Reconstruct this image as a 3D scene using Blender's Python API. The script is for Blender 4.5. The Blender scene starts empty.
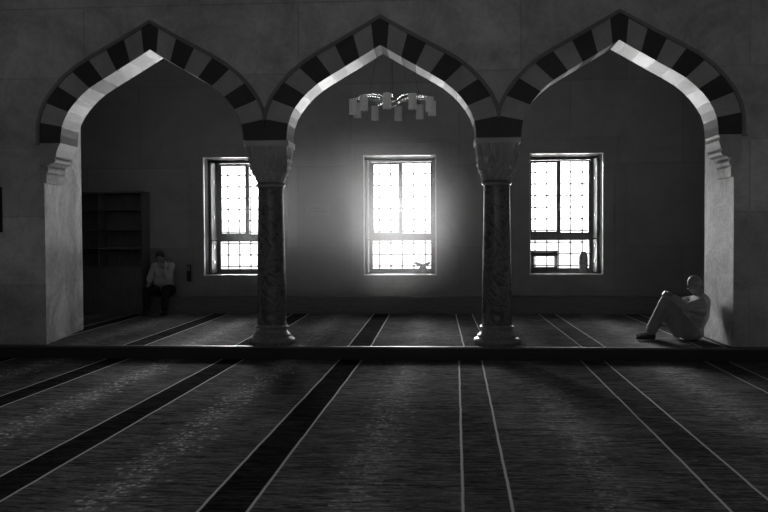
import bpy, bmesh, math, random
from mathutils import Vector, Matrix, Quaternion
random.seed(7)
PI = math.pi
S = bpy.context.scene
COL = S.collection

# ------------------------------------------------------------------ helpers
def link(o, parent=None):
    COL.objects.link(o)
    if parent is not None: o.parent = parent
    return o

def tag(o, label=None, cat=None, group=None, kind=None):
    if label: o['label'] = label
    if cat: o['category'] = cat
    if group: o['group'] = group
    if kind: o['kind'] = kind
    return o

def empty(name, loc=(0, 0, 0)):
    o = bpy.data.objects.new(name, None); o.empty_display_size = .1
    o.location = loc
    return link(o)

class MB:
    """collects shapes in world coordinates; build() links them as one mesh object"""
    def __init__(s): s.bm = bmesh.new()
    def box(s, x0, x1, y0, y1, z0, z1, mi=0, bev=0):
        r = bmesh.ops.create_cube(s.bm, size=1)
        vs = r['verts']
        for v in vs:
            v.co = Vector((x0 + (v.co.x + .5) * (x1 - x0), y0 + (v.co.y + .5) * (y1 - y0), z0 + (v.co.z + .5) * (z1 - z0)))
        fs = {f for v in vs for f in v.link_faces}
        for f in fs: f.material_index = mi
        if bev:
            es = list({e for v in vs for e in v.link_edges})
            bmesh.ops.bevel(s.bm, geom=es, offset=bev, segments=2, affect='EDGES', profile=.5)
        return s
    def prism(s, pts, y0, y1, mi=0):
        """polygon in x,z extruded from y0 to y1"""
        a = [s.bm.verts.new((x, y0, z)) for x, z in pts]
        b = [s.bm.verts.new((x, y1, z)) for x, z in pts]
        n = len(pts); fs = [s.bm.faces.new(a), s.bm.faces.new(b[::-1])]
        for i in range(n):
            fs.append(s.bm.faces.new((a[i], b[i], b[(i + 1) % n], a[(i + 1) % n])))
        for f in fs: f.material_index = mi
        return s
    def column_prism(s, pts, z0, z1, mi=0):
        """footprint in x,y extruded in z"""
        a = [s.bm.verts.new((x, y, z0)) for x, y in pts]
        b = [s.bm.verts.new((x, y, z1)) for x, y in pts]
        n = len(pts); s.bm.faces.new(a); s.bm.faces.new(b[::-1])
        for i in range(n): s.bm.faces.new((a[i], b[i], b[(i + 1) % n], a[(i + 1) % n]))
        return s
    def sweep_x(s, prof, x0, x1):
        """profile in y,z extruded along x"""
        a = [s.bm.verts.new((x0, y, z)) for y, z in prof]
        b = [s.bm.verts.new((x1, y, z)) for y, z in prof]
        n = len(prof); s.bm.faces.new(a); s.bm.faces.new(b[::-1])
        for i in range(n): s.bm.faces.new((a[i], b[i], b[(i + 1) % n], a[(i + 1) % n]))
        return s
    def lathe(s, prof, c, n=64, f=None, closed=True):
        """prof: list of (r,z); f(theta, i) multiplies the radius"""
        rows = []
        for i, (r, z) in enumerate(prof):
            row = []
            for k in range(n):
                t = 2 * PI * k / n
                rr = r * (f(t, i) if f else 1)
                row.append(s.bm.verts.new((c[0] + rr * math.cos(t), c[1] + rr * math.sin(t), c[2] + z)))
            rows.append(row)
        for i in range(len(rows) - 1):
            for k in range(n):
                s.bm.faces.new((rows[i][k], rows[i][(k + 1) % n], rows[i + 1][(k + 1) % n], rows[i + 1][k]))
        if closed:
            s.bm.faces.new(rows[0][::-1]); s.bm.faces.new(rows[-1])
        return s
    def tube(s, pts, r, n=8):
        pts = [Vector(p) for p in pts]
        rs = r if isinstance(r, (list, tuple)) else [r] * len(pts)
        rows = []; prev = None
        for i, p in enumerate(pts):
            d = (pts[min(i + 1, len(pts) - 1)] - pts[max(i - 1, 0)]).normalized()
            if prev is None:
                u = d.orthogonal().normalized()
            else:
                u = (prev - d * prev.dot(d)).normalized()
            prev = u; v = d.cross(u)
            rows.append([s.bm.verts.new(p + rs[i] * (math.cos(2 * PI * k / n) * u + math.sin(2 * PI * k / n) * v)) for k in range(n)])
        for i in range(len(rows) - 1):
            for k in range(n):
                s.bm.faces.new((rows[i][k], rows[i][(k + 1) % n], rows[i + 1][(k + 1) % n], rows[i + 1][k]))
        s.bm.faces.new(rows[0][::-1]); s.bm.faces.new(rows[-1])
        return s
    def ball(s, c, r, sc=(1, 1, 1), sub=2, rot=None):
        m = Matrix.Diagonal((sc[0], sc[1], sc[2], 1))
        if rot: m = rot.to_matrix().to_4x4() @ m
        bmesh.ops.create_icosphere(s.bm, subdivisions=sub, radius=r, matrix=Matrix.Translation(c) @ m)
        return s
    def mesh(s, name):
        bmesh.ops.recalc_face_normals(s.bm, faces=s.bm.faces)
        me = bpy.data.meshes.new(name); s.bm.to_mesh(me); s.bm.free()
        return me
    def build(s, name, mats, parent=None, smooth=False, auto=None):
        me = s.mesh(name)
        for m in (mats if isinstance(mats, (list, tuple)) else [mats]): me.materials.append(m)
        if smooth:
            for p in me.polygons: p.use_smooth = True
        o = bpy.data.objects.new(name, me)
        if parent is not None:
            # parents sit unrotated; keep the mesh in parent's space
            me.transform(Matrix.Translation(-Vector(parent_world(parent))))
        link(o, parent)
        if auto is not None:
            sharp_by_angle(me, auto)
        return o

def parent_world(o):
    v = Vector((0, 0, 0))
    while o is not None:
        v = v + o.location; o = o.parent
    return v

def sharp_by_angle(me, deg):
    bm = bmesh.new(); bm.from_mesh(me)
    for f in bm.faces: f.smooth = True
    for e in bm.edges:
        e.smooth = not (len(e.link_faces) == 2 and e.calc_face_angle(0) > math.radians(deg))
    bm.to_mesh(me); bm.free()

# ------------------------------------------------------------------ materials
def g(v): return (v, v, v, 1)

class NT:
    def __init__(s, name):
        s.m = bpy.data.materials.new(name); s.m.use_nodes = True
        s.t = s.m.node_tree; s.t.nodes.clear()
        s.out = s.t.nodes.new('ShaderNodeOutputMaterial')
        s.p = s.t.nodes.new('ShaderNodeBsdfPrincipled')
        s.t.links.new(s.p.outputs[0], s.out.inputs[0])
    def n(s, k, **kw):
        x = s.t.nodes.new(k)
        for a, b in kw.items(): setattr(x, a, b)
        return x
    def l(s, a, b): s.t.links.new(a, b)
    def val(s, sock, v):
        if hasattr(v, 'is_output') or isinstance(v, bpy.types.NodeSocket): s.l(v, sock)
        else: sock.default_value = v
    def math(s, op, a, b=0.0, c=0.0, clamp=False):
        x = s.n('ShaderNodeMath', operation=op); x.use_clamp = clamp
        s.val(x.inputs[0], a); s.val(x.inputs[1], b)
        if op in ('MULTIPLY_ADD', 'SMOOTH_MIN', 'COMPARE', 'WRAP', 'PINGPONG'): s.val(x.inputs[2], c)
        return x.outputs[0]
    def pos(s):
        if not hasattr(s, '_p'):
            s._p = s.n('ShaderNodeNewGeometry').outputs['Position']
        return s._p
    def obj(s):
        if not hasattr(s, '_o'):
            s._o = s.n('ShaderNodeTexCoord').outputs['Object']
        return s._o
    def scaled(s, v, sc):
        x = s.n('ShaderNodeVectorMath', operation='MULTIPLY'); s.l(v, x.inputs[0]); x.inputs[1].default_value = sc
        return x.outputs[0]
    def noise(s, v, scale, detail=5, rough=.6, dist=0):
        x = s.n('ShaderNodeTexNoise'); s.l(v, x.inputs['Vector'])
        x.inputs['Scale'].default_value = scale; x.inputs['Detail'].default_value = detail
        x.inputs['Roughness'].default_value = rough; x.inputs['Distortion'].default_value = dist
        return x.outputs['Fac']
    def mix(s, f, a, b):
        return s.math('ADD', s.math('MULTIPLY', s.math('SUBTRACT', 1.0, f), a), s.math('MULTIPLY', f, b))
    def ramp(s, f, lo, hi, a=0.0, b=1.0):
        x = s.n('ShaderNodeMapRange'); x.clamp = True
        s.val(x.inputs[0], f); x.inputs[1].default_value = lo; x.inputs[2].default_value = hi
        s.val(x.inputs[3], a); s.val(x.inputs[4], b)
        return x.outputs[0]
    def color(s, v):
        x = s.n('ShaderNodeCombineColor')
        for i in range(3): s.val(x.inputs[i], v)
        s.l(x.outputs[0], s.p.inputs['Base Color'])
    def bump(s, h, strength=.3, dist=.01):
        x = s.n('ShaderNodeBump'); x.inputs['Strength'].default_value = strength; x.inputs['Distance'].default_value = dist
        s.l(h, x.inputs['Height']); s.l(x.outputs[0], s.p.inputs['Normal'])

def mat_simple(name, v, rough=.5, metal=0, var=.25, scale=20, bump=.1, spec=.5, sheen=0):
    t = NT(name)
    f = t.noise(t.obj(), scale)
    t.color(t.ramp(f, .3, .7, v * (1 - var), v * (1 + var)))
    t.p.inputs['Roughness'].default_value = rough; t.p.inputs['Metallic'].default_value = metal
    t.p.inputs['Specular IOR Level'].default_value = spec
    if sheen:
        t.p.inputs['Sheen Weight'].default_value = sheen; t.p.inputs['Sheen Roughness'].default_value = .4
    if bump: t.bump(f, bump, .004)
    return t.m

def mat_stone(name, v, bw, bh, joint=.75, axis='XZ', rough=.55, var=.3, offs=(0, 0), spec=.4, pits=.5, jw=.01, ax_y=False, bs=.25):
    """weathered ashlar with fine joints"""
    t = NT(name)
    sp = t.n('ShaderNodeSeparateXYZ'); t.l(t.pos(), sp.inputs[0])
    cb = t.n('ShaderNodeCombineXYZ')
    h = t.math('ADD', sp.outputs[0], offs[0])
    if ax_y: h = t.math('ADD', sp.outputs[1], offs[0])
    t.l(h, cb.inputs[0]); t.l(t.math('ADD', sp.outputs[2], offs[1]), cb.inputs[1])
    br = t.n('ShaderNodeTexBrick'); t.l(cb.outputs[0], br.inputs['Vector'])
    br.inputs['Color1'].default_value = g(.9); br.inputs['Color2'].default_value = g(1.1); br.inputs['Mortar'].default_value = g(joint)
    br.inputs['Scale'].default_value = 1; br.inputs['Mortar Size'].default_value = jw; br.inputs['Mortar Smooth'].default_value = .3
    br.inputs['Brick Width'].default_value = bw; br.inputs['Row Height'].default_value = bh
    n1 = t.noise(t.pos(), 1.3, 6, .65, .6)
    n2 = t.noise(t.pos(), 9, 8, .7, 1.2)
    n3 = t.noise(t.scaled(t.pos(), (1, 1, .35)), 30, 5, .7, .4)
    f = t.math('ADD', t.ramp(n1, .3, .7, 1 - var, 1 + var), t.ramp(n2, .35, .68, -.35 * var, .45 * var))
    streak = t.ramp(n3, .60, .72, 1.0, 1 - .35 * pits)
    c = t.math('MULTIPLY', t.math('MULTIPLY', f, streak), v)
    rgb = t.n('ShaderNodeSeparateColor'); t.l(br.outputs['Color'], rgb.inputs[0])
    t.color(t.math('MULTIPLY', c, rgb.outputs[0]))
    t.p.inputs['Roughness'].default_value = rough; t.p.inputs['Specular IOR Level'].default_value = spec
    t.bump(t.math('ADD', t.math('MULTIPLY', n3, .4), t.math('ADD', n2, t.math('MULTIPLY', rgb.outputs[0], .8))), bs, .01)
    return t.m

def mat_marble(name, v, rough=.22, contrast=.5, scale=4.0):
    t = NT(name)
    w = t.noise(t.obj(), scale, 9, .65, 2.5)
    vein = t.math('ABSOLUTE', t.math('SUBTRACT', w, .5))
    k = t.ramp(vein, 0, .10, 1 + contrast, 1 - contrast * .4)
    n2 = t.noise(t.obj(), scale * 5, 6, .7, 1)
    t.color(t.math('MULTIPLY', t.math('MULTIPLY', k, t.ramp(n2, .3, .7, .75, 1.25)), v))
    t.p.inputs['Roughness'].default_value = rough
    return t.m

def mat_wood(name, v, rough=.45, axis=(1, 12, 1)):
    t = NT(name)
    f = t.noise(t.scaled(t.obj(), axis), 6, 6, .6, .8)
    t.color(t.ramp(f, .3, .7, v * .7, v * 1.3))
    t.p.inputs['Roughness'].default_value = rough
    t.bump(f, .1, .003)
    return t.m

def mat_carpet(name, slant, x0, half, period, base, band, line, fleck, fcol):
    """runners of prayer carpet: a plain band between two light lines, and a strip of small flowers down each field"""
    t = NT(name)
    sp = t.n('ShaderNodeSeparateXYZ'); t.l(t.pos(), sp.inputs[0])
    X, Y = sp.outputs[0], sp.outputs[1]
    wob = t.math('MULTIPLY', t.math('SUBTRACT', t.noise(t.scaled(t.pos(), (.3, 1, 1)), 2.2, 3), .5), .018)
    u = t.math('ADD', t.math('SUBTRACT', t.math('SUBTRACT', X, t.math('MULTIPLY', Y, slant)), x0), wob)
    m = t.math('SUBTRACT', t.math('FLOORED_MODULO', t.math('ADD', u, period / 2), period), period / 2)   # -P/2..P/2, band centre at 0
    a = t.math('ABSOLUTE', m)
    wv = t.noise(t.scaled(t.pos(), (2.2, 16, 1)), 2.2, 5, .65, .5)
    wv2 = t.noise(t.scaled(t.pos(), (9, 40, 1)), 2.6, 4, .75)
    big = t.noise(t.pos(), .8, 3, .5)
    in_band = t.ramp(a, half - .004, half + .004, 1, 0)
    band_tone = t.ramp(X, -.45, -.40, band, base * .80)      # bands further right get a paler tone, close to the field
    c = t.mix(in_band, base, band_tone)
    c = t.math('MULTIPLY', c, t.ramp(a, period / 2 - .30, period / 2, 1, 1.55))
    c = t.math('MULTIPLY', c, t.ramp(wv, .34, .66, .25, 1.75))
    c = t.math('MULTIPLY', c, t.ramp(wv2, .34, .66, .45, 1.55))
    c = t.math('MULTIPLY', c, t.ramp(big, .35, .65, .8, 1.2))
    # flowers
    vv = t.n('ShaderNodeCombineXYZ'); t.l(t.math('MULTIPLY', m, 1.0), vv.inputs[0]); t.l(Y, vv.inputs[1])
    vo = t.n('ShaderNodeTexVoronoi'); t.l(vv.outputs[0], vo.inputs['Vector']); vo.inputs['Scale'].default_value = 8.5; vo.inputs['Randomness'].default_value = .5
    vo2 = t.n('ShaderNodeTexVoronoi'); t.l(vv.outputs[0], vo2.inputs['Vector']); vo2.inputs['Scale'].default_value = 22; vo2.inputs['Randomness'].default_value = .8
    dist_c = t.math('SUBTRACT', period / 2, a)     # distance from field centre
    strip = t.ramp(dist_c, .20, .30, 1, 0)
    core = t.ramp(dist_c, .06, .17, 1, 0)
    fl = t.math('MULTIPLY', t.ramp(vo.outputs['Distance'], .12, .28, .8, 0), strip)
    fl2 = t.math('MULTIPLY', t.ramp(vo2.outputs['Distance'], .2, .5, 1, 0), core)
    brk = t.ramp(t.noise(t.pos(), 11, 4, .7), .44, .56)
    fl = t.math('MULTIPLY', t.math('MAXIMUM', fl, fl2), brk)
    c = t.mix(t.math('MULTIPLY', fl, t.ramp(X, -.9, -.3, fleck, fleck * .40)), c, fcol)
    ln = t.ramp(t.math('ABSOLUTE', t.math('SUBTRACT', a, half)), .0065, .0125, 1, 0)
    c = t.mix(t.math('MULTIPLY', ln, .9), c, line)
    t.color(c)
    t.p.inputs['Roughness'].default_value = .9; t.p.inputs['Specular IOR Level'].default_value = .0
    t.p.inputs['Sheen Weight'].default_value = .0; t.p.inputs['Sheen Roughness'].default_value = .4
    hgt = t.math('ADD', wv, t.math('MULTIPLY', wv2, .5))
    t.bump(hgt, .55, .02)
    return t.m

M = {}
M['arcade'] = mat_stone('arcade_limestone', .72, 2.9, .93, .80, var=.32, offs=(.35, .12), pits=.7)
M['jamb'] = mat_stone('jamb_limestone', .66, 5.0, 1.9, .92, var=.6, bs=.9, ax_y=True, offs=(.2, .1), pits=1.4)
M['vlight'] = mat_stone('pale_voussoir', .62, 9, 9, 1, var=.18, pits=.6)
M['vdark'] = mat_stone('dark_voussoir', .06, 9, 9, 1, var=.25, pits=.5, rough=.45)
M['hood'] = mat_stone('hood_stone', .34, 9, 9, 1, var=.18)
M['inner'] = mat_stone('inner_marble_wall', .28, 2.05, 1.55, .72, var=.12, offs=(.58, .32), rough=.42, pits=.25, jw=.008)
M['casing'] = mat_stone('casing_marble', .28, 30, 30, 1, var=.15, rough=.4, pits=.3)
M['edge'] = mat_simple('white_marble_lining', .8, .25, var=.05, bump=0)
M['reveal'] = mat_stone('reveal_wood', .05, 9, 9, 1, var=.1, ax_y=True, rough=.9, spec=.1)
M['shutter'] = mat_stone('shutter_paint', .3, 9, 9, 1, var=.1, ax_y=True)
M['shaft'] = mat_marble('dark_marble', .16, .27, .6, 3.0)
M['base'] = mat_marble('base_marble', .32, .28, .3, 5)
M['cap'] = mat_stone('capital_stone', .62, 9, 9, 1, var=.15)
M['abacus'] = mat_stone('abacus_stone', .78, 9, 9, 1, var=.12)
M['ceil'] = mat_simple('ceiling_plaster', .25, .8, var=.1, scale=2)
M['hall'] = mat_simple('hall_plaster', .3, .8, var=.1, scale=2)
M['frame'] = mat_wood('window_wood', .16, .45, (8, 8, 1))
M['iron'] = mat_simple('window_iron', .07, .5, .3, bump=0)
M['bench'] = mat_wood('dark_panel_wood', .15, .4, (1, 12, 12))
M['shelf'] = mat_wood('bookcase_wood', .13, .5, (8, 8, 1))
M['metal'] = mat_simple('chrome', .75, .18, 1, var=.03, bump=0)
M['brass'] = mat_simple('worn_metal', .5, .3, 1, var=.1, bump=0)
M['nose'] = mat_simple('step_nosing_metal', .22, .5, .5, var=.2, bump=.05)
M['riser'] = mat_wood('step_riser_wood', .05, .6, (1, 12, 12))
M['paper'] = mat_simple('paper', .31, .7, var=.05, bump=0)
M['ink'] = mat_simple('ink', .12, .7, var=.1, bump=0)
M['blackwood'] = mat_wood('dark_board', .012, .6)
M['shade'] = None
M['skin'] = mat_simple('skin', .26, .5, var=.1, scale=30, bump=.05)
M['hair'] = mat_simple('grey_hair', .38, .55, var=.25, scale=120, bump=.5, sheen=.3)
M['dhair'] = mat_simple('dark_hair', .04, .6, var=.3, scale=120, bump=.5)
M['shirt'] = mat_simple('pale_shirt', .46, .85, var=.10, scale=9, bump=.4)
M['trous'] = mat_simple('light_trousers', .32, .85, var=.12, scale=9, bump=.4)
M['wshirt'] = mat_simple('white_shirt', .5, .85, var=.08, scale=9, bump=.4)
M['dtrous'] = mat_simple('dark_trousers', .02, .9, var=.2, scale=9, bump=.3)
M['shoe'] = mat_simple('dark_sock', .03, .7, var=.1)
M['vase'] = mat_marble('vase_ceramic', .3, .3, .5, 9)
M['stand'] = mat_wood('bookstand_wood', .10, .5)
M['low_carpet'] = mat_carpet('hall_carpet_weave', .025, .182, .147, 1.565, .155, .035, .95, 1.0, .95)
M['up_carpet'] = mat_carpet('raised_carpet_weave', 0.0, .51, .150, 1.523, .17, .05, .9, .9, .65)

t = NT('lamp_glass')
f = t.noise(t.obj(), 60)
t.color(t.ramp(f, .3, .7, .6, .85)); t.p.inputs['Roughness'].default_value = .5
t.p.inputs['Transmission Weight'].default_value = .0
M['shade'] = t.m

t = NT('window_glass')
t.t.nodes.remove(t.p)
tr = t.n('ShaderNodeBsdfTransparent'); gl = t.n('ShaderNodeBsdfGlossy'); mx = t.n('ShaderNodeMixShader'); fr = t.n('ShaderNodeFresnel')
gl.inputs['Roughness'].default_value = .05; fr.inputs['IOR'].default_value = 1.45
t.l(fr.outputs[0], mx.inputs[0]); t.l(tr.outputs[0], mx.inputs[1]); t.l(gl.outputs[0], mx.inputs[2]); t.l(mx.outputs[0], t.out.inputs[0])
M['glass'] = t.m

# ------------------------------------------------------------------ dimensions (metres); camera stands at x=0, y=0
YF, YB = 10.52, 11.04          # arcade: front and back faces of the arches
YE = 10.44                     # edge of the raised floor
YW = 15.13                     # window wall
ZL = -.17                      # level of the hall floor
P = 3.08; CX = [-3.80, -.72, 2.36]
COLX = [-2.24, .81]
XL, XR, ZT = -9.5, 8.5, 6.4

# ------------------------------------------------------------------ shell
def structure(o): return tag(o, kind='structure')
structure(MB().box(XL, XR, -5, YE, ZL - .1, ZL - .012).build('floor_hall', M['hall']))
structure(MB().box(XL, XR, YE, 15.4, -.3, -.012).build('floor_raised', M['riser']))
tag(MB().box(XL + .02, XR - .02, -4.9, YE - .02, ZL - .012, ZL).build('prayer_carpet', M['low_carpet']),
    'dark patterned prayer carpet with thin light lines covering the lower hall floor', 'carpet')
tag(MB().column_prism([(-5.28, YE), (3.80, YE), (3.805, 11.67), (XR - .02, 11.67), (XR - .02, 14.855), (XL + .02, 14.855), (XL + .02, 12.32), (-5.57, 12.32)], -.012, 0).build('prayer_carpet', M['up_carpet']),
    'striped prayer carpet covering the raised floor beyond the columns', 'carpet')
structure(MB().box(XL, XR, YE - .028, YE - .001, ZL, -.02).build('trim_riser', M['riser']))
structure(MB().box(XL, XR, YE - .03, YE + .008, -.022, .005, bev=.004).build('trim_step_edge', M['nose']))
structure(MB().box(XL - .2, XL, -5, 16.2, ZL, ZT).build('wall_left', M['hall']))
structure(MB().box(XR, XR + .2, -5, 16.2, ZL, ZT).build('wall_right', M['hall']))
structure(MB().box(XL, XR, -5, YF, ZT, ZT + .2).build('ceiling_hall', M['ceil']))
structure(MB().box(XL, XR, YF, 16.2, 5.6, 5.8).build('ceiling_raised', M['ceil']))
structure(MB().box(XL, XR, -5.2, -5, ZL, ZT).build('wall_rear', M['hall']))

# arch profiles, half, relative to the arch centre, from springing to apex
INN = [(1.25, 2.73), (1.245, 2.83), (1.23, 2.93), (1.19, 3.05), (1.13, 3.155), (1.05, 3.26), (.95, 3.365), (.83, 3.462), (.69, 3.55), (.46, 3.683), (.23, 3.818), (0, 3.955)]
OUT = [(1.54, 2.73), (1.54, 2.86), (1.535, 2.98), (1.495, 3.14), (1.42, 3.30), (1.31, 3.45), (1.17, 3.60), (1.0, 3.735), (.82, 3.845), (.55, 3.99), (.27, 4.145), (0, 4.305)]
def arclen(pl):
    d = [0]
    for a, b in zip(pl, pl[1:]): d.append(d[-1] + math.hypot(b[0] - a[0], b[1] - a[1]))
    return d
def sub_path(pl, s0, s1):
    """points of polyline pl between arc lengths s0..s1"""
    d = arclen(pl)
    def at(s):
        for i in range(len(pl) - 1):
            if s <= d[i + 1] + 1e-9:
                k = (s - d[i]) / (d[i + 1] - d[i]); return (pl[i][0] + k * (pl[i + 1][0] - pl[i][0]), pl[i][1] + k * (pl[i + 1][1] - pl[i][1]))
        return pl[-1]
    return [at(s0)] + [pl[i] for i in range(len(pl)) if s0 + 1e-6 < d[i] < s1 - 1e-6] + [at(s1)]

# build: strips over the arches
OUTX = [(1.54, 2.98)] + OUT[3:]
def over(mb, y0, y1):
    for c in CX:
        full = [(c - x, z) for x, z in OUTX] + [(c + x, z) for x, z in OUTX[::-1][1:]]
        for a, b in zip(full, full[1:]):
            mb.prism([(a[0], a[1]), (b[0], b[1]), (b[0], ZT), (a[0], ZT)], y0, y1)
over_bm = MB(); over(over_bm, YF, YB)
# side piers: wall to the left and right of the arcade
xl, xr = CX[0] - 1.54, CX[2] + 1.54
over_bm.box(XL, xl, YF, YB, 2.19, ZT); over_bm.box(xr, XR, YF, YB, 2.19, ZT)
over_bm.box(XL, -5.95, YF, YB, 0, 2.19); over_bm.box(4.45, XR, YF, YB, 0, 2.19)
bmesh.ops.remove_doubles(over_bm.bm, verts=over_bm.bm.verts, dist=.0005)
bad = {}            # drop the hidden faces between neighbouring strips
over_bm.bm.verts.index_update()
for fc in over_bm.bm.faces:
    bad.setdefault(tuple(sorted(v.index for v in fc.verts)), []).append(fc)
for k, fl in bad.items():
    if len(fl) > 1:
        for fc in fl: over_bm.bm.faces.remove(fc)
structure(over_bm.build('wall_arcade', M['arcade']))

# rear part of the side piers (deeper than the arches) and the bearing below the springing
def pier(name, front_x, back, yb, sgn):
    mb = MB()
    out = -5.95 if sgn < 0 else 4.45
    mb.column_prism([(front_x, YF), (back, yb), (out, yb), (out, YF)], 0, 2.19)
    k = (YB - YF) / (yb - YF); xm = front_x + k * (back - front_x)
    mb.column_prism([(xm, YB + .003), (back, yb), (out, yb), (out, YB + .003)], 2.19, 5.6)
    bmesh.ops.recalc_face_normals(mb.bm, faces=mb.bm.faces)
    for f in mb.bm.faces:
        if f.normal.y < -.9: f.material_index = 1
    return structure(mb.build(name, [M['jamb'], M['arcade']]))
pier('wall_pier_left', -5.285, -5.575, 12.3, -1)
pier('wall_pier_right', 3.805, 3.81, 11.65, 1)

# corbels over the side jambs
def corbel(cx_arch, sgn, label):
    # sgn -1: left jamb of the left arch; profile from jamb face inwards
    base = -5.285 if sgn < 0 else 3.805
    inward = -sgn
    spring = CX[0] - 1.25 if sgn < 0 else CX[2] + 1.25
    edge = xl if sgn < 0 else xr
    root = empty('corbel', (base, (YF + YB) / 2, 2.19))
    tag(root, label, 'corbel', 'moulded corbels under the outer arch ends')
    def X(d): return base + inward * d
    low = [(edge, 2.19), (X(.035), 2.19), (X(.035), 2.318), (edge, 2.318)]
    MB().prism(low, YF, YB).build('lower_block', M['jamb'], root)
    rnd = [(edge, 2.322)] + [(X(.02 + .04 * math.cos(a)), 2.375 + .05 * math.sin(a)) for a in [(-PI / 2) + PI * i / 8 for i in range(9)]]
    rnd += [(X(.07), 2.43), (X(.085), 2.447), (edge, 2.447)]
    MB().prism(rnd, YF - .0, YB).build('roll_moulding', M['jamb'], root, auto=40)
    up = [(edge, 2.45), (X(.10), 2.45)] + [(X(.135 + .025 * math.cos(a)), 2.50 + .035 * math.sin(a)) for a in [(-PI / 2) + PI * i / 6 for i in range(7)]]
    sx = spring
    up += [(X(.165), 2.55), (X(.175), 2.60), (X(.19), 2.65), (sx - inward * .018, 2.70), (sx, 2.728), (edge, 2.728)]
    MB().prism(up, YF, YB).build('upper_block', M['vlight'], root)
corbel(CX[0], -1, 'stepped stone corbel on top of the left pier jamb')
corbel(CX[2], 1, 'stepped stone corbel on the right pier above the seated man')

# arches
names = ['left pointed arch of alternating dark and pale stones, above the bookcase bay',
         'middle pointed arch of alternating dark and pale stones, in front of the chandelier',
         'right pointed arch of alternating dark and pale stones, above the man on the floor']
dI, dO = arclen(INN)[-1], arclen(OUT)[-1]
KI, KO = .10, .135
for c, lab in zip(CX, names):
    root = empty('stone_arch', (c, (YF + YB) / 2, 2.73)); tag(root, lab, 'arch', 'striped pointed arches')
    mb = MB()
    for sg in (-1, 1):
        for k in range(9):
            # k=0 springer (dark) ... 7 light, 8 half of the dark apex stone
            def s_of(d, K, j): return (d - K) * j / 8 if j <= 8 else d
            a = sub_path(INN, s_of(dI, KI, k), s_of(dI, KI, k + 1)); b = sub_path(OUT, s_of(dO, KO, k), s_of(dO, KO, k + 1))
            mi = 0 if k % 2 == 0 else 1
            poly = [(c + sg * x, z) for x, z in a + b[::-1]]
            mb.prism(poly, YF - .004 + (.003 if mi else 0), YB, mi)
    mb.build('voussoir_ring', [M['vdark'], M['vlight']], root)
    # hood moulding: two thin rolls following the outer edge
    hm = MB()
    path = [(c - x, z) for x, z in OUT] + [(c + x, z) for x, z in OUT[::-1][1:]]
    def offs(path, d):
        res = []
        for i, p in enumerate(path):
            a = path[max(i - 1, 0)]; b = path[min(i + 1, len(path) - 1)]
            dx, dz = b[0] - a[0], b[1] - a[1]; L = math.hypot(dx, dz)
            res.append((p[0] - dz / L * d, p[1] + dx / L * d))
        return res
    clampx = lambda q: [(min(max(x, c - (1.6 if c == CX[0] else 1.539)), c + (1.6 if c == CX[2] else 1.539)), z) for x, z in q]
    lo = 0 if c == CX[0] else 2; hi = len(path) if c == CX[2] else len(path) - 2
    for d0, d1, pr in ((-.004, .022, .035), (.026, .045, .022)):
        q0, q1 = clampx(offs(path, d0)[lo:hi]), clampx(offs(path, d1)[lo:hi])
        for i in range(len(q0) - 1):
            if math.hypot(q0[i][0] - q1[i][0], q0[i][1] - q1[i][1]) < .003 and math.hypot(q0[i + 1][0] - q1[i + 1][0], q0[i + 1][1] - q1[i + 1][1]) < .003: continue
            hm.prism([q0[i], q0[i + 1], q1[i + 1], q1[i]], YF - pr, YF + .002)
    if c == CX[0]: hm.prism([(c - 1.60, 2.70), (c - 1.54, 2.70), (c - 1.54, 2.73), (c - 1.60, 2.73)], YF - .03, YF + .002)
    if c == CX[2]: hm.prism([(c + 1.60, 2.70), (c + 1.54, 2.70), (c + 1.54, 2.73), (c + 1.60, 2.73)], YF - .03, YF + .002)
    hm.build('hood_moulding', M['hood'], root)

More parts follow.
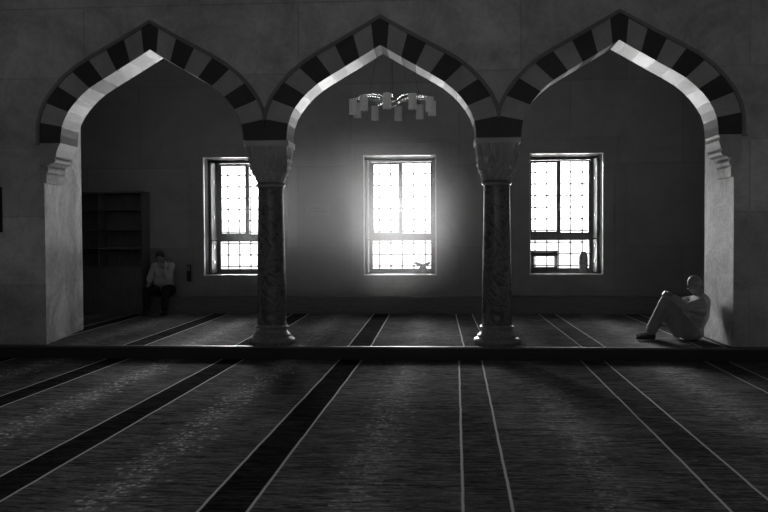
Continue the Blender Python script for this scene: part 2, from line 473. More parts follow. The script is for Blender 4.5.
# ------------------------------------------------------------------ columns
YC = 10.775
def make_column(x, label):
    root = empty('marble_column', (x, YC, 0)); tag(root, label, 'column', 'columns carrying the middle arch')
    c = (x, YC, 0)
    def arc(r0, z0, r1, z1, n, bulge):
        pts = []
        for i in range(n + 1):
            t = i / n; pts.append((r0 + (r1 - r0) * t + bulge * math.sin(PI * t), z0 + (z1 - z0) * t))
        return pts
    prof = [(.30, 0), (.30, .012)] + arc(.300, .012, .285, .085, 8, .022) + [(.262, .092), (.255, .10)] + arc(.255, .10, .243, .135, 4, .012) + \
        arc(.238, .142, .208, .20, 6, -.012) + [(.212, .205)] + arc(.216, .21, .216, .248, 6, .016) + [(.205, .252), (.203, .262)]
    MB().lathe(prof, c, 72).build('base', M['base'], root, auto=50)
    prof = [(.203, .262), (.206, .27), (.203, .28)] + [(.199 - .029 * (i / 12) ** 1.1, .285 + (2.10 - .285) * i / 12) for i in range(13)] + [(.176, 2.115), (.178, 2.125)]
    MB().lathe(prof, c, 72).build('shaft', M['shaft'], root, auto=50)
    prof = [(.172, 2.12), (.186, 2.125)] + arc(.188, 2.128, .188, 2.162, 5, .012) + [(.180, 2.168), (.175, 2.185)]
    MB().lathe(prof, c, 72).build('collar', M['brass'], root, auto=50)
    # stalactite capital: tiers of niches growing from a circle to a square
    tiers = [(2.175, 2.235, .178, .200, 12, 0), (2.235, 2.315, .202, .235, 16, .5), (2.315, 2.40, .236, .254, 16, 0), (2.40, 2.49, .250, .257, 20, .5), (2.49, 2.655, .258, .266, 20, 0)]
    n = 240
    rows = []
    for ti, (z0, z1, r0, r1, lobes, off) in enumerate(tiers):
        for j in range(7):
            v = j / 6
            z = z0 + (z1 - z0) * v
            sq = min(1, max(0, (z - 2.2) / .40))
            row = []
            for k in range(n):
                th = 2 * PI * k / n
                # circle -> rounded square
                pw = 2 + 10 * sq ** 1.5
                cs, sn = abs(math.cos(th)), abs(math.sin(th))
                fr = 1 / (cs ** pw + sn ** pw) ** (1 / pw)
                u = ((th * lobes / (2 * PI) + off) % 1) * 2 - 1        # -1..1 in the niche
                # pointed niche: deep in the middle, closed at the top
                head = 1 - abs(u) ** 1.4
                depth = max(0, min(1, (head * 1.25 - v) * 3.0)) if v > .15 else 1.0
                over_ = r0 + (r1 - r0) * v ** 1.6
                r = (over_ + .014 * v) * fr - .040 * depth * (1 - abs(u) ** 3)
                row.append((r * math.cos(th), r * math.sin(th), z))
            rows.append(row)
    mb = MB(); vr = [[mb.bm.verts.new((c[0] + p[0], c[1] + p[1], p[2])) for p in row] for row in rows]
    for i in range(len(vr) - 1):
        for k in range(n): mb.bm.faces.new((vr[i][k], vr[i][(k + 1) % n], vr[i + 1][(k + 1) % n], vr[i + 1][k]))
    mb.bm.faces.new(vr[0][::-1]); mb.bm.faces.new(vr[-1])
    mb.build('capital', M['cap'], root, auto=35)
    MB().box(x - .296, x + .296, YF + .0, YB - .02, 2.652, 2.728, bev=.004).build('abacus', M['abacus'], root)
make_column(COLX[0], 'dark marble column with carved capital, standing in front of the left window')
make_column(COLX[1], 'dark marble column with carved capital, between the middle and right windows')

# ------------------------------------------------------------------ window wall
WX = [(-4.462, -3.10), (-1.372, .008), (1.75, 3.115)]
WZ0, WZ1 = .705, 2.985
YO = 16.25
mb = MB()
xs = [XL] + [v for w in WX for v in w] + [XR]
for i in range(0, len(xs), 2): mb.box(xs[i], xs[i + 1], YW, YO, 0, 5.6)
for a, b in WX:
    mb.box(a, b, YW, YO, 0, WZ0); mb.box(a, b, YW, YO, WZ1, 5.6)
structure(mb.build('wall_window_side', M['inner']))

YG = 15.95
def make_window(i, a, b, ajar_right=False, drop=0.0):
    root = empty('window_%d' % (i + 1), (a, YW, WZ0)); tag(root, kind='structure')
    w = b - a
    # white marble lining at the mouth of the recess
    e = .018
    mb = MB(); d = .04
    mb.box(a, a + e, YW - .006, YW + d, WZ0, WZ1); mb.box(b - e, b, YW - .006, YW + d, WZ0, WZ1)
    mb.box(a + e, b - e, YW - .006, YW + d, WZ1 - e, WZ1); mb.box(a + e, b - e, YW - .006, YW + d, WZ0, WZ0 + e)
    mb.build('lining', M['edge'], root)
    # plastered reveal boards
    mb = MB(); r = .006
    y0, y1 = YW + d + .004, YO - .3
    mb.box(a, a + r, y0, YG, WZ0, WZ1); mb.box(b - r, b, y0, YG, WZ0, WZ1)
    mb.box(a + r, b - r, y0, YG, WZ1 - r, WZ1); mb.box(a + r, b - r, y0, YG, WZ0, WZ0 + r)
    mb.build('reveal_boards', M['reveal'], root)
    # shutters folded back against both reveals
    for s, x0, x1 in ((-1, a + .010, a + .040), (1, b - .040, b - .010)):
        m2 = MB(); 
        for zz0, zz1 in ((WZ0 + .03, 1.37), (1.39, 2.93)):
            for yy0, yy1 in ((YG - .42, YG - .02),):
                m2.box(x0, x1, yy0, yy1, zz0, zz1, bev=.003)
                xi0, xi1 = (x1, x1 + .008) if s < 0 else (x0 - .008, x0)
                for q0, q1, z0_, z1_ in ((yy0, yy0 + .05, zz0, zz1), (yy1 - .05, yy1, zz0, zz1), (yy0, yy1, zz0, zz0 + .06), (yy0, yy1, zz1 - .06, zz1)):
                    m2.box(xi0, xi1, q0, q1, z0_, z1_)
        sh = m2.build('shutter', M['shutter'], root)
        m3 = MB()
        for zz in (.95, 1.25, 1.85, 2.55):
            xx = x1 + .012 if s < 0 else x0 - .012
            m3.box(xx - .008, xx + .008, YG - .30, YG - .22, zz - .025, zz + .025, bev=.003)
        m3.build('hinge', M['brass'], sh)
    # wooden frame
    F = .088; FT = .075
    top_in = WZ1 - .12
    mb = MB()
    mb.box(a + .006, a + F, YG, YG + .09, WZ0, WZ1 - .006); mb.box(b - F, b - .006, YG, YG + .09, WZ0, WZ1 - .006)
    mb.box(a + F, b - F, YG, YG + .09, WZ1 - .055, WZ1 - .006)
    mb.box(a + F, b - F, YG, YG + .09, WZ0 + .006, WZ0 + .075)
    TZ0, TZ1 = 1.375, 1.475
    mb.box(a + F, b - F, YG, YG + .09, TZ0, TZ1)
    mb.build('window_frame', M['frame'], root)
    # upper sashes (left one shows a heavier frame), slim lower light
    mid = (a + b) / 2 - .01
    def sash(x0, x1, z0, z1, y, t, name='sash', rot=None):
        m_ = MB()
        m_.box(x0, x0 + t, y, y + .045, z0, z1, bev=.003); m_.box(x1 - t, x1, y, y + .045, z0, z1, bev=.003)
        m_.box(x0 + t, x1 - t, y, y + .045, z1 - t, z1, bev=.003); m_.box(x0 + t, x1 - t, y, y + .045, z0, z0 + t, bev=.003)
        if rot:
            m_.bm.transform(Matrix.Translation((rot[0], y, 0)) @ Matrix.Rotation(rot[1], 4, 'Z') @ Matrix.Translation((-rot[0], -y, 0)))
        o = m_.build(name, M['frame'], root)
        g_ = MB().box(x0 + t, x1 - t, y + .018, y + .024, z0 + t, z1 - t)
        if rot:
            g_.bm.transform(Matrix.Translation((rot[0], y, 0)) @ Matrix.Rotation(rot[1], 4, 'Z') @ Matrix.Translation((-rot[0], -y, 0)))
        g_.build('pane', M['glass'], o)
        return o
    sash(a + F, mid, TZ1, WZ1 - .06, YG + .005, .05)
    if ajar_right: sash(mid, b - F, TZ1, WZ1 - .06, YG + .012, .04, rot=(b - F, .32))
    else: sash(mid, b - F, TZ1, WZ1 - .06, YG + .012, .03)
    sash(a + F, b - F, WZ0 + .075, TZ0, YG + .012, .022)
    MB().box(mid - .02, mid + .02, YG - .012, YG + .004, TZ1 + .45, TZ1 + .60, bev=.004).build('latch', M['brass'], root)
    # forged grille outside
    mb = MB(); yg = 16.14; sp = .232
    cx = (a + b) / 2 + .005
    nx = [cx + sp * k for k in range(-3, 4) if a < cx + sp * k < b]
    nz = [.72 + sp * .55 + sp * k for k in range(10) if .72 + sp * .55 + sp * k < WZ1]
    for x in nx: mb.tube([(x, yg, WZ0), (x, yg, WZ1)], .014, 8)
    for z in nz: mb.tube([(a, yg, z), (b, yg, z)], .014, 8)
    for x in nx:
        for z in nz: mb.ball((x, yg, z), .028, sub=2)
    mb.build('grille', M['iron'], root)
    # broad marble casing around the opening, on the room side
    mb = MB()
    def ring(o0, o1, y0, y1):
        mb.box(a - o1, a - o0, y0, y1, WZ0 - o1, WZ1 + o1); mb.box(b + o0, b + o1, y0, y1, WZ0 - o1, WZ1 + o1)
        mb.box(a - o0, b + o0, y0, y1, WZ1 + o0, WZ1 + o1); mb.box(a - o0, b + o0, y0, y1, WZ0 - o1, WZ0 - o0)
    ring(.0, .19, YW - .010, YW); ring(.205, .235, YW - .022, YW); ring(.235, .30, YW - .012, YW)
    mb.build('casing', M['casing'], root)
for i, (a, b) in enumerate(WX): make_window(i, a, b, ajar_right=False)

# long panelled heater bench under the windows
broot = empty('panelled_bench', (-.5, 14.99, 0)); tag(broot, 'long low dark wooden panelled bench running along the foot of the window wall', 'bench')
MB().box(-5.47, 7.6, 14.86, YW - .002, .0, .285).build('body', M['bench'], broot)
MB().box(-5.47, 7.6, 14.83, YW - .002, .287, .318, bev=.004).build('seat_board', M['bench'], broot)
mb = MB(); x = -5.44
while x < 7.4:
    x1 = x + 1.23
    mb.box(x, x + .05, 14.846, 14.859, .03, .285); mb.box(x + .05, x1, 14.846, 14.859, .245, .285); mb.box(x + .05, x1, 14.846, 14.859, .03, .07)
    x = x1
mb.build('panel_frames', M['bench'], broot)
structure(MB().box(-5.47, XR, YW - .02, YW - .001, .322, .40, bev=.004).build('baseboard_window_side', M['casing']))

# ------------------------------------------------------------------ bookcase
bx = empty('bookcase', (-6.2, 14.8, 0)); tag(bx, 'tall empty dark wooden bookcase with cupboard doors in the left corner', 'bookcase')
x0, x1 = -7.20, -5.51; yf, yb = 14.72, 15.115; zt = 2.315; dv = -6.36
mb = MB()
mb.box(x1 - .022, x1, yf, yb, 0, zt - .03); mb.box(x0, x0 + .022, yf, yb, 0, zt - .03); mb.box(dv - .011, dv + .011, yf, yb, .08, zt - .03)
mb.box(x0 - .01, x1 + .01, yf - .015, yb, zt - .03, zt); mb.box(x0 + .022, x1 - .022, yb - .015, yb, .08, zt - .03)
mb.box(x0 + .022, x1 - .022, yf + .02, yf + .04, 0, .08)
mb.build('carcass', M['shelf'], bx)
for z in (.885, 1.24, 1.60, 1.975):
    for s0, s1 in ((x0 + .022, dv - .011), (dv + .011, x1 - .022)):
        MB().box(s0, s1, yf + .01, yb - .015, z - .011, z + .011).build('shelf', M['shelf'], bx)
for s0, s1, kn in ((dv + .005, (dv + x1) / 2 - .002, 1), ((dv + x1) / 2 + .002, x1 - .003, -1), (x0 + .003, (x0 + dv) / 2 - .002, 1), ((x0 + dv) / 2 + .002, dv - .005, -1)):
    d = MB().box(s0, s1, yf - .018, yf - .001, .085, .875, bev=.002).build('door', M['shelf'], bx)
    hx = s1 - .035 if kn > 0 else s0 + .035
    h = MB().tube([(hx, yf - .018, .78), (hx, yf - .042, .785), (hx, yf - .045, .81), (hx, yf - .042, .835), (hx, yf - .018, .84)], .006, 8).build('handle', M['metal'], d, smooth=True)
    tag(h, 'small bright metal handle')

# ------------------------------------------------------------------ chandelier
cc = Vector((-.675, 12.72, 0))
ch = empty('chandelier', (cc.x, cc.y, 3.60)); tag(ch, 'ring chandelier of ten cylindrical frosted shades on chrome arms', 'chandelier')
R_ = .635; zt = 3.60
mb = MB(); mb.lathe([(.01, 3.50), (.03, 3.505), (.045, 3.53), (.05, 3.58), (.045, 3.62), (.02, 3.65), (.003, 3.66), (.003, 5.50), (.06, 5.56), (.07, 5.60)], (cc.x, cc.y, 0), 20)
mb.build('stem', M['blackwood'], ch, auto=40)
MB().lathe([(.02, 3.515), (.075, 3.53), (.085, 3.56), (.075, 3.60), (.03, 3.62)], (cc.x, cc.y, 0), 24).build('hub', M['metal'], ch, smooth=True)
for k in range(10):
    th = math.radians(-95 + 36 * k)
    d = Vector((math.cos(th), math.sin(th), 0)); sx = cc + d * R_
    mb = MB()
    for o in (-.012, .012):
        n_ = Vector((-d.y, d.x, 0)) * o
        pts = []
        for j in range(13):
            t_ = j / 12; r = .07 + (R_ - .07) * t_
            z = 3.57 + .055 * math.sin(PI * t_) + .03 * t_ + (.012 if o > 0 else -.012)
            p = cc + d * r + n_ * (1 + 1.5 * math.sin(PI * t_)); pts.append((p.x, p.y, z))
        mb.tube(pts, .009, 8)
    mb.tube([(sx.x, sx.y, 3.585), (sx.x, sx.y, 3.625)], .02, 10)
    mb.build('arm', M['metal'], ch, smooth=True)
    # shade: ribbed glass cylinder with a scalloped lower rim
    mb = MB(); n = 48; rows = []
    for zi, (rr, z) in enumerate([(.020, 3.608), (.056, 3.605), (.060, 3.595), (.060, 3.50), (.062, 3.42), (.063, 3.378)]):
        rows.append([mb.bm.verts.new((sx.x + rr * (1 + (.02 * math.cos(12 * 2 * PI * q / n) if zi > 1 else 0)) * math.cos(2 * PI * q / n),
                                       sx.y + rr * (1 + (.02 * math.cos(12 * 2 * PI * q / n) if zi > 1 else 0)) * math.sin(2 * PI * q / n),
                                       z - (.014 * (.5 + .5 * math.cos(8 * 2 * PI * q / n)) if zi == 5 else 0))) for q in range(n)])
    for rr, dz in ((.054, .006), (.054, .18)):
        rows.append([mb.bm.verts.new((sx.x + rr * math.cos(2 * PI * q / n), sx.y + rr * math.sin(2 * PI * q / n), 3.385 + dz - (.014 * (.5 + .5 * math.cos(8 * 2 * PI * q / n)) if dz < .1 else 0))) for q in range(n)])
    for i in range(len(rows) - 1):
        for q in range(n): mb.bm.faces.new((rows[i][q], rows[i][(q + 1) % n], rows[i + 1][(q + 1) % n], rows[i + 1][q]))
    mb.bm.faces.new(rows[0]); mb.bm.faces.new(rows[-1])
    mb.build('lamp_shade', M['shade'], ch, auto=50)
mb = MB()
for th in (.5, 2.6, 4.7):
    mb.tube([(cc.x + .5 * math.cos(th), cc.y + .5 * math.sin(th), 3.62), (cc.x, cc.y, 5.5)], .0025, 5)
mb.build('suspension_wires', M['blackwood'], ch)

# ------------------------------------------------------------------ small things on the window wall and sills
sg = empty('wall_notice', (-2.23, YW - .014, 1.96)); tag(sg, 'small pale notice with two lines of writing on the wall left of the middle window', 'notice')
MB().box(-2.47, -2.00, YW - .010, YW - .0005, 1.845, 2.08).build('sheet', M['paper'], sg)
mb = MB()
for zc, xa, xb in ((1.985, -2.39, -2.12), (1.925, -2.42, -2.08)):
    x = xa
    while x < xb:
        w = random.uniform(.008, .014); h = random.uniform(.012, .018)
        mb.box(x, x + .005, YW - .0125, YW - .0102, zc - h, zc + h)
        mb.box(x + .005, x + w, YW - .0125, YW - .0102, zc + h - .007, zc + h)
        if random.random() < .5: mb.box(x + .005, x + w, YW - .0125, YW - .0102, zc - .004, zc + .003)
        x += w + .005
        if random.random() < .15: x += .015
mb.build('lettering', M['ink'], sg)
bxk = empty('wall_box', (-4.735, YW - .03, .77)); tag(bxk, 'narrow dark box fixed to the wall beside the lower corner of the left window', 'wall box')
MB().box(-4.775, -4.70, YW - .075, YW - .013, .60, .92, bev=.006).build('body', M['blackwood'], bxk)
MB().box(-4.765, -4.71, YW - .080, YW - .0755, .80, .90, bev=.002).build('cover', M['bench'], bxk)

nb = empty('notice_board', (-6.3, YF - .03, 1.84)); tag(nb, 'black framed board hanging on the stone face of the left pier', 'board')
MB().box(-6.86, -5.90, YF - .022, YF - .001, 1.545, 2.13).build('panel', M['blackwood'], nb)
mb = MB(); mb.box(-6.88, -6.84, YF - .035, YF - .001, 1.53, 2.145); mb.box(-5.915, -5.875, YF - .035, YF - .001, 1.53, 2.145)
mb.box(-6.84, -5.915, YF - .035, YF - .001, 2.105, 2.145); mb.box(-6.84, -5.915, YF - .035, YF - .001, 1.53, 1.57)
mb.build('board_frame', M['blackwood'], nb)

zs = WZ0 + .020
# folding bookstand (crossed boards) on the middle sill
fs = empty('folding_bookstand', (-.26, 15.5, zs)); tag(fs, 'small crossed folding bookstand on the sill of the middle window', 'bookstand')
for s in (-1, 1):
    mb = MB()
    # each board is a slanted slab; feet end with a notch, upper end flares
    pr = [(-.15, 0), (-.09, 0), (-.045, .035), (.0, .08), (.05, .13), (.15, .19), (.14, .235), (.04, .20), (-.03, .165), (-.075, .10)]
    mb.prism([(-.26 + s * x, zs + z) for x, z in pr], 15.40 + (.0 if s < 0 else .012), 15.60 + (.0 if s < 0 else .012))
    mb.build('board', M['stand'], fs)
# low wooden reading desk on the right sill
rd = empty('reading_desk', (2.05, 15.5, zs)); tag(rd, 'low wooden reading desk standing on the left part of the right window sill', 'desk')
MB().box(1.80, 2.33, 15.36, 15.66, zs + .41, zs + .435, bev=.004).build('top', M['shutter'], rd)
MB().box(1.835, 2.30, 15.38, 15.40, zs + .325, zs + .408).build('apron', M['stand'], rd)
for lx in (1.83, 2.275):
    for ly in (15.39, 15.61):
        MB().box(lx, lx + .035, ly, ly + .035, zs, zs + .408).build('leg', M['stand'], rd)
MB().box(1.866, 2.274, 15.40, 15.42, zs + .05, zs + .125).build('lower_rail', M['stand'], rd)
vs = MB().lathe([(.06, 0), (.072, .01), (.078, .05), (.086, .16), (.086, .28), (.080, .34), (.062, .375), (.052, .39), (.060, .405), (.052, .41), (.04, .40)], (2.81, 15.5, zs), 32).build('ceramic_vase', M['vase'], auto=50)
tag(vs, 'tall mottled cylindrical vase on the right window sill', 'vase')

# ------------------------------------------------------------------ people
def body_mesh(segs, balls, voxel, smooth_it=4):
    mb = MB()
    for p0, r0, p1, r1 in segs:
        p0, p1 = Vector(p0), Vector(p1)
        n = 7; mb.tube([p0.lerp(p1, i / n) for i in range(n + 1)], [r0 + (r1 - r0) * i / n for i in range(n + 1)], 20)
        mb.ball(p0, r0 * 1.0, sub=3); mb.ball(p1, r1 * 1.0, sub=3)
    for b in balls:
        c, r, sc = b[:3]; mb.ball(Vector(c), r, sc, 3, b[3] if len(b) > 3 else None)
    me = mb.mesh('raw')
    o = bpy.data.objects.new('raw', me); COL.objects.link(o)
    m = o.modifiers.new('r', 'REMESH'); m.mode = 'VOXEL'; m.voxel_size = voxel
    m2 = o.modifiers.new('s', 'SMOOTH'); m2.iterations = smooth_it; m2.factor = .5
    dg = bpy.context.evaluated_depsgraph_get(); dg.update()
    res = bpy.data.meshes.new_from_object(o.evaluated_get(dg))
    bpy.data.objects.remove(o); bpy.data.meshes.remove(me)
    for p in res.polygons: p.use_smooth = True
    return res
def place(me, name, mat, parent=None, folds=0, fs=14):
    me.materials.clear(); me.materials.append(mat); me.name = name
    o = bpy.data.objects.new(name, me)
    if parent is not None: me.transform(Matrix.Translation(-Vector(parent_world(parent))))
    link(o, parent)
    return o

def qd(direction, up=(0, 0, 1)):
    """rotation taking +x to direction"""
    d = Vector(direction).normalized(); y = Vector(up).cross(d).normalized(); z = d.cross(y)
    return Matrix((d, y, z)).transposed().to_quaternion()

def head_parts(c, fwd, up, s=1.0):
    """balls and segments for a head: c = centre, fwd = facing"""
    f = Vector(fwd).normalized(); u = Vector(up); u = (u - f * u.dot(f)).normalized(); r = f.cross(u)
    q = Matrix((f, -r, u)).transposed().to_quaternion()
    P_ = lambda a, b, z: Vector(c) + (f * a + r * b + u * z) * s
    B = [(P_(-.012, 0, .03), .095 * s, (1.02, .80, .98), q), (P_(.02, 0, -.03), .072 * s, (.95, .86, 1.15), q),
         (P_(.045, 0, -.085), .032 * s, (1.0, 1.0, .8), q),              # chin
         (P_(.085, 0, -.012), .015 * s, (1.0, .75, 1.7), q), (P_(.098, 0, -.030), .015 * s, (1.1, 1.0, .8), q),     # nose
         (P_(.074, 0, .03), .03 * s, (.5, 1.6, .45), q),                 # brow
         (P_(.075, 0, -.058), .022 * s, (.6, 1.1, .38), q), (P_(.073, 0, -.070), .02 * s, (.6, 1.1, .35), q),       # lips
         (P_(.055, .034, -.02), .022 * s, (.7, 1, 1), q), (P_(.055, -.034, -.02), .022 * s, (.7, 1, 1), q),         # cheeks
         (P_(-.005, .078, -.005), .03 * s, (.55, .28, 1.05), q), (P_(-.005, -.078, -.005), .03 * s, (.55, .28, 1.05), q)]
    for sgn in (-1, 1): B.append((P_(.074, .031 * sgn, .008), .012 * s, (.6, 1.2, .7), q))
    return B, q, P_

def hand_parts(w, fwd, nrm, side, curl=.9, s=1.0):
    """hand from wrist w: fwd = along the palm, nrm = back-of-hand normal, side = +-1 thumb side"""
    f = Vector(fwd).normalized(); n = Vector(nrm); n = (n - f * n.dot(f)).normalized(); r = f.cross(n) * side
    segs = []; w = Vector(w)
    palm = [(w, .025, w + f * .045 + r * .012, .021), (w, .024, w + f * .05 - r * .020, .019), (w + f * .05 + r * .026, .016, w + f * .078 + r * .026, .012), (w + f * .05 - r * .02, .016, w + f * .075 - r * .026, .012)]
    segs += palm
    for k, (off, L) in enumerate(((.028, .95), (.010, 1.05), (-.009, 1.0), (-.027, .8))):
        p = w + f * .078 + r * off; d = f.copy(); rad = .0092
        for j, l in enumerate((.040, .026, .022)):
            ang = curl * (.45, .75, .5)[j]
            d = (Quaternion(f.cross(n), -ang) @ d) if True else d
            q_ = p + d * l * L * s
            segs.append((p, rad, q_, rad - .0008)); p = q_; rad -= .0008
    p = w + f * .02 + r * .028; d = (f * .6 + r * .75 - n * .25).normalized()
    for j, l in enumerate((.038, .030, .024)):
        q_ = p + d * l; segs.append((p, .0115 - .001 * j, q_, .0105 - .001 * j)); p = q_
        d = (d + f * .55 - r * .35 - n * .25).normalized()
    return segs

# --- man sitting on the floor against the right pier, knees drawn up, facing left
def man_floor():
    Y0 = 11.22
    root = empty('person', (3.40, Y0, 0))
    tag(root, 'man in pale shirt and trousers sitting on the floor, knees up, against the right pier', 'person')
    V = lambda x, y, z: Vector((x, Y0 + y, z))
    # arms end with hands clasped before the near knee
    sh_n, sh_f = V(3.585, -.165, .520), V(3.545, .165, .520)
    el_n, el_f = V(3.37, -.215, .465), V(3.33, .20, .48)
    wr_n, wr_f = V(3.185, -.10, .640), V(3.165, .075, .645)
    kn_n, kn_f = V(3.125, -.085, .535), V(3.17, .12, .50)
    an_n, an_f = V(2.925, -.085, .118), V(2.985, .14, .118)
    hp_n, hp_f = V(3.44, -.095, .125), V(3.44, .095, .125)
    hc = V(3.535, -.01, .765)
    B, q, P_ = head_parts(hc, (-.96, -.10, -.30), (-.30, 0, .95), 1.02)
    segs = [(V(3.60, 0, .58), .060, hc + Vector((.035, 0, -.05)), .058),
            (V(3.62, 0, .50), .11, V(3.58, 0, .32), .115), (V(3.58, 0, .32), .115, V(3.49, 0, .14), .11),
            (sh_n, .05, V(3.60, -.06, .55), .06), (sh_f, .05, V(3.60, .06, .55), .06),
            (sh_n, .048, el_n, .038), (el_n, .036, wr_n, .025), (sh_f, .048, el_f, .038), (el_f, .036, wr_f, .025),
            (hp_n, .085, kn_n, .052), (kn_n, .052, an_n, .036), (hp_f, .085, kn_f, .052), (kn_f, .052, an_f, .036)]
    for an in (an_n, an_f):
        segs += [(an, .038, an + Vector((.03, 0, -.065)), .034), (an + Vector((.02, 0, -.060)), .036, an + Vector((-.12, 0, -.072)), .026), (an + Vector((-.12, 0, -.072)), .028, an + Vector((-.165, 0, -.08)), .02)]
    segs += hand_parts(wr_n, (-.55, .75, .10), (-.6, -.45, .6), -1, .75)
    segs += hand_parts(wr_f, (-.45, -.80, .05), (-.6, .4, .65), 1, .75)
    b = place(body_mesh(segs, B, .0055, 3), 'body', M['skin'], root)
    # fringe of grey hair around a bald crown
    hb = []
    for a in range(-7, 8):
        an = PI + a * .245
        hb.append((P_(-.012 + .083 * math.cos(an), .068 * math.sin(an), .012), .019, (.9, .8, 1.7), q))
    for a in range(-3, 4):
        hb.append((P_(-.082, .018 * a, -.03), .022, (.7, 1, 1.2), q))
    hb.append((P_(-.014, 0, .050), .082, (1.02, .84, .90), q))
    place(body_mesh([], hb, .005, 3), 'hair', M['hair'], root)
    # shirt
    ss = [(V(3.625, 0, .52), .128, V(3.60, 0, .35), .138), (V(3.60, 0, .35), .138, V(3.50, 0, .155), .140),
          (V(3.60, 0, .575), .078, V(3.605, 0, .52), .10), (V(3.60, -.07, .51), .10, V(3.56, -.08, .34), .105), (V(3.59, .07, .51), .10, V(3.56, .08, .34), .105),
          (sh_n, .074, V(3.59, -.08, .535), .085), (sh_f, .074, V(3.59, .08, .535), .085), (V(3.44, 0, .22), .12, V(3.50, 0, .42), .10),
          (sh_n, .078, el_n, .068), (sh_f, .078, el_f, .066), (el_n, .066, wr_n.lerp(el_n, .25), .040), (el_f, .058, wr_f.lerp(el_f, .25), .040),
          (el_n + Vector((.05, 0, -.02)), .045, sh_n + Vector((.02, 0, -.12)), .06)]
    sb = []
    me = body_mesh(ss, sb, .007, 5)
    place(me, 'shirt', M['shirt'], root)
    ts = [(V(3.49, 0, .132), .125, V(3.44, 0, .13), .12), (hp_n, .118, kn_n, .080), (hp_f, .118, kn_f, .080),
          (kn_n, .078, an_n.lerp(kn_n, .08), .078), (kn_f, .078, an_f.lerp(kn_f, .08), .074),
          (hp_n + Vector((-.08, 0, .02)), .11, kn_n + Vector((.05, 0, -.14)), .075), (kn_n + Vector((.03, 0, -.10)), .07, an_n + Vector((.06, 0, .14)), .06), (hp_f + Vector((-.08, 0, .0)), .11, kn_f + Vector((.05, 0, -.20)), .08)]
    place(body_mesh(ts, [(V(3.53, -.05, .115), .115, (1, 1, .97)), (V(3.53, .05, .115), .115, (1, 1, .97))], .007, 5), 'trousers', M['trous'], root)
    for an in (an_n, an_f):
        fsg = [(an + Vector((0, 0, .0)), .042, an + Vector((.03, 0, -.06)), .042), (an + Vector((.02, 0, -.060)), .042, an + Vector((-.12, 0, -.070)), .033), (an + Vector((-.12, 0, -.070)), .032, an + Vector((-.175, 0, -.078)), .024)]
        place(body_mesh(fsg, [], .006, 3), 'sock', M['shoe'], root)
man_floor()

# --- man sitting on the bench beside the bookcase, facing the camera, hand at his face
def man_bench():
    X0 = -5.165
    root = empty('person', (X0, 14.8, 0))
    tag(root, 'man in white shirt and dark trousers sitting on the bench beside the bookcase', 'person')
    V = lambda x, y, z: Vector((X0 + x, y, z))
    sh_l, sh_r = V(-.165, 14.86, .90), V(.165, 14.86, .91)
    el_l, el_r = V(-.215, 14.70, .665), V(.165, 14.66, .690)
    wr_l, wr_r = V(-.135, 14.50, .60), V(.085, 14.615, .885)
    hp_l, hp_r = V(-.09, 14.95, .445), V(.09, 14.95, .445)
    kn_l, kn_r = V(-.205, 14.50, .48), V(.165, 14.50, .48)
    an_l, an_r = V(-.20, 14.46, .10), V(.15, 14.47, .10)
    hc = V(.0, 14.70, 1.055)
    B, q, P_ = head_parts(hc, (.10, -.85, -.50), (0, -.5, .85), 1.0)
    segs = [(V(0, 14.86, .95), .06, hc + Vector((0, .04, -.06)), .058), (V(0, 14.88, .86), .12, V(0, 14.94, .62), .12), (V(0, 14.94, .62), .12, V(0, 14.94, .44), .12),
            (sh_l, .05, V(-.06, 14.87, .94), .06), (sh_r, .05, V(.06, 14.87, .94), .06),
            (sh_l, .048, el_l, .038), (el_l, .036, wr_l, .025), (sh_r, .048, el_r, .038), (el_r, .036, wr_r, .025),
            (hp_l, .085, kn_l, .055), (kn_l, .052, an_l, .036), (hp_r, .085, kn_r, .055), (kn_r, .052, an_r, .036)]
    for an in (an_l, an_r):
        segs += [(an, .038, an + Vector((0, .03, -.06)), .036), (an + Vector((0, .02, -.058)), .038, an + Vector((0, -.13, -.068)), .028)]
    segs += hand_parts(wr_l, (.15, -.9, -.15), (0, -.1, 1), 1, .5)
    segs += hand_parts(wr_r, (-.45, .10, .85), (.5, -.8, .2), -1, .7)
    place(body_mesh(segs, B, .0075, 2), 'body', M['skin'], root)
    hb = [(P_(-.022, 0, .045), .096, (1.02, .86, .92), q), (P_(-.05, 0, -.01), .075, (.9, 1.05, 1.1), q)]
    place(body_mesh([], hb, .008, 3), 'hair', M['dhair'], root)
    ss = [(V(0, 14.87, .88), .135, V(0, 14.94, .62), .14), (V(0, 14.94, .62), .14, V(0, 14.92, .50), .15), (V(0, 14.86, .955), .075, V(0, 14.87, .9), .10),
          (sh_l, .07, V(-.08, 14.88, .90), .09), (sh_r, .07, V(.08, 14.88, .90), .09), (V(-.08, 14.87, .84), .10, V(-.08, 14.92, .56), .10), (V(.08, 14.87, .84), .10, V(.08, 14.92, .56), .10),
          (sh_l, .070, el_l, .058), (sh_r, .070, el_r, .058), (el_l, .056, wr_l.lerp(el_l, .2), .038), (el_r, .056, wr_r.lerp(el_r, .25), .038),
          (V(-.07, 14.78, .62), .10, V(.07, 14.78, .62), .10)]
    place(body_mesh(ss, [], .009, 4), 'shirt', M['wshirt'], root)
    ts = [(hp_l, .12, kn_l, .080), (hp_r, .12, kn_r, .080), (kn_l, .078, an_l.lerp(kn_l, .1), .065), (kn_r, .078, an_r.lerp(kn_r, .1), .065), (hp_l, .12, hp_r, .12)]
    place(body_mesh(ts, [], .009, 4), 'trousers', M['dtrous'], root)
    for an in (an_l, an_r):
        fsg = [(an, .043, an + Vector((0, .03, -.055)), .044), (an + Vector((0, .02, -.055)), .045, an + Vector((0, -.13, -.064)), .035)]
        place(body_mesh(fsg, [], .008, 3), 'sock', M['shoe'], root)
man_bench()

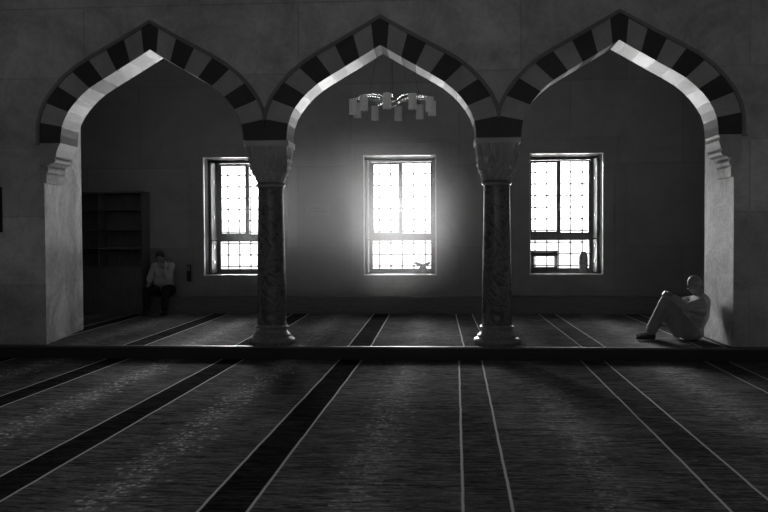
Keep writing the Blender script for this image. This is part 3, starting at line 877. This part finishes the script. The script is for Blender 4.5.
# ------------------------------------------------------------------ haze lit by the middle window
HAZE = 0.20
mh = bpy.data.materials.new('dusty_air'); mh.use_nodes = True; nt = mh.node_tree; nt.nodes.clear()
o_ = nt.nodes.new('ShaderNodeOutputMaterial'); vs_ = nt.nodes.new('ShaderNodeVolumeScatter')
vs_.inputs['Color'].default_value = g(1); vs_.inputs['Anisotropy'].default_value = .55
tc = nt.nodes.new('ShaderNodeTexCoord'); ln = nt.nodes.new('ShaderNodeVectorMath'); ln.operation = 'LENGTH'
nt.links.new(tc.outputs['Object'], ln.inputs[0])
mr = nt.nodes.new('ShaderNodeMapRange'); mr.interpolation_type = 'SMOOTHERSTEP'
mr.inputs[1].default_value = 0.0; mr.inputs[2].default_value = 1.0; mr.inputs[3].default_value = HAZE; mr.inputs[4].default_value = 0.0
nt.links.new(ln.outputs['Value'], mr.inputs[0]); nt.links.new(mr.outputs[0], vs_.inputs['Density']); nt.links.new(vs_.outputs[0], o_.inputs['Volume'])
hz = MB().ball((0, 0, 0), 1.0, sub=4).build('haze', mh)
hz.location = (-1.35, 13.30, 1.80); hz.scale = (2.8, 1.80, 1.75)
tag(hz, 'soft bright haze hanging in front of the middle window', 'haze', kind='stuff')

# ------------------------------------------------------------------ light
w = bpy.data.worlds.new('day'); S.world = w; w.use_nodes = True
bg = w.node_tree.nodes['Background']; bg.inputs[0].default_value = g(1)
wt = w.node_tree; gen = wt.nodes.new('ShaderNodeTexCoord'); sx_ = wt.nodes.new('ShaderNodeSeparateXYZ'); rp = wt.nodes.new('ShaderNodeValToRGB')
wt.links.new(gen.outputs['Generated'], sx_.inputs[0]); mrw = wt.nodes.new('ShaderNodeMapRange')
wt.links.new(sx_.outputs[2], mrw.inputs[0]); mrw.inputs[1].default_value = -.2; mrw.inputs[2].default_value = .2
wt.links.new(mrw.outputs[0], rp.inputs[0]); wt.links.new(rp.outputs[0], bg.inputs[0]); bg.inputs[1].default_value = 9.0
el = rp.color_ramp.elements      # sunlit paving below the horizon, darker far buildings, bright hazy sky
el[0].position = 0; el[0].color = g(3.2); el[1].position = 1; el[1].color = g(.9)
for p_, v_ in ((.28, 2.9), (.38, .30), (.50, .28), (.56, .75)): e_ = el.new(p_); e_.color = g(v_)
for (a, b) in WX:
    L = bpy.data.lights.new('window_portal', 'AREA'); L.shape = 'RECTANGLE'; L.size = b - a + .1; L.size_y = WZ1 - WZ0 + .1
    L.cycles.is_portal = True
    o = bpy.data.objects.new('window_portal', L); o.location = ((a + b) / 2, YO + .02, (WZ0 + WZ1) / 2); o.rotation_euler = (-PI / 2, 0, 0); link(o)
def area(name, loc, rot, sx, sy, e):
    L = bpy.data.lights.new(name, 'AREA'); L.shape = 'RECTANGLE'; L.size = sx; L.size_y = sy; L.energy = e
    o = bpy.data.objects.new(name, L); o.location = loc; o.rotation_euler = rot; link(o); return o
# unseen fill lamps added at the rear wall, which has no window openings
for x in (-5, 0, 5): area('rear_fill_light', (x, -4.9, 4.6), (PI / 2 + .22, 0, 0), 1.6, 2.2, 31)

sun = bpy.data.lights.new('sun', 'SUN'); sun.energy = 9.5; sun.angle = math.radians(22)
so = bpy.data.objects.new('sun', sun); link(so)
so.rotation_euler = Vector((.12, -1, -.28)).to_track_quat('-Z', 'Y').to_euler()

# ------------------------------------------------------------------ camera
cam = bpy.data.cameras.new('camera'); co = bpy.data.objects.new('camera', cam); link(co)
cam.sensor_width = 36; cam.lens = 800 / 768 * 36; cam.clip_end = 200
yaw, pit, rol = .065, .0248, -.0052
cy, sy = math.cos(yaw), math.sin(yaw)
fw = Vector((-sy * math.cos(pit), cy * math.cos(pit), -math.sin(pit))); rt = Vector((cy, sy, 0)); up = rt.cross(fw)
c_, s_ = math.cos(rol), math.sin(rol)
r2 = rt * c_ + up * s_; u2 = up * c_ - rt * s_
m4 = Matrix((r2, u2, -fw)).transposed().to_4x4(); m4.translation = (0, 0, 1.45)
co.matrix_world = m4
S.camera = co

S.view_settings.view_transform = 'Standard'; S.view_settings.look = 'None'
S.view_settings.gamma = 1; S.view_settings.use_curve_mapping = False
S.view_settings.exposure = 0.0
S.cycles.max_bounces = 10; S.cycles.diffuse_bounces = 6; S.cycles.volume_bounces = 1; S.cycles.transparent_max_bounces = 16
S.cycles.use_denoising = True; S.cycles.sample_clamp_indirect = 4; S.cycles.blur_glossy = .5
S.cycles.caustics_reflective = False; S.cycles.caustics_refractive = False
S.render.film_transparent = False
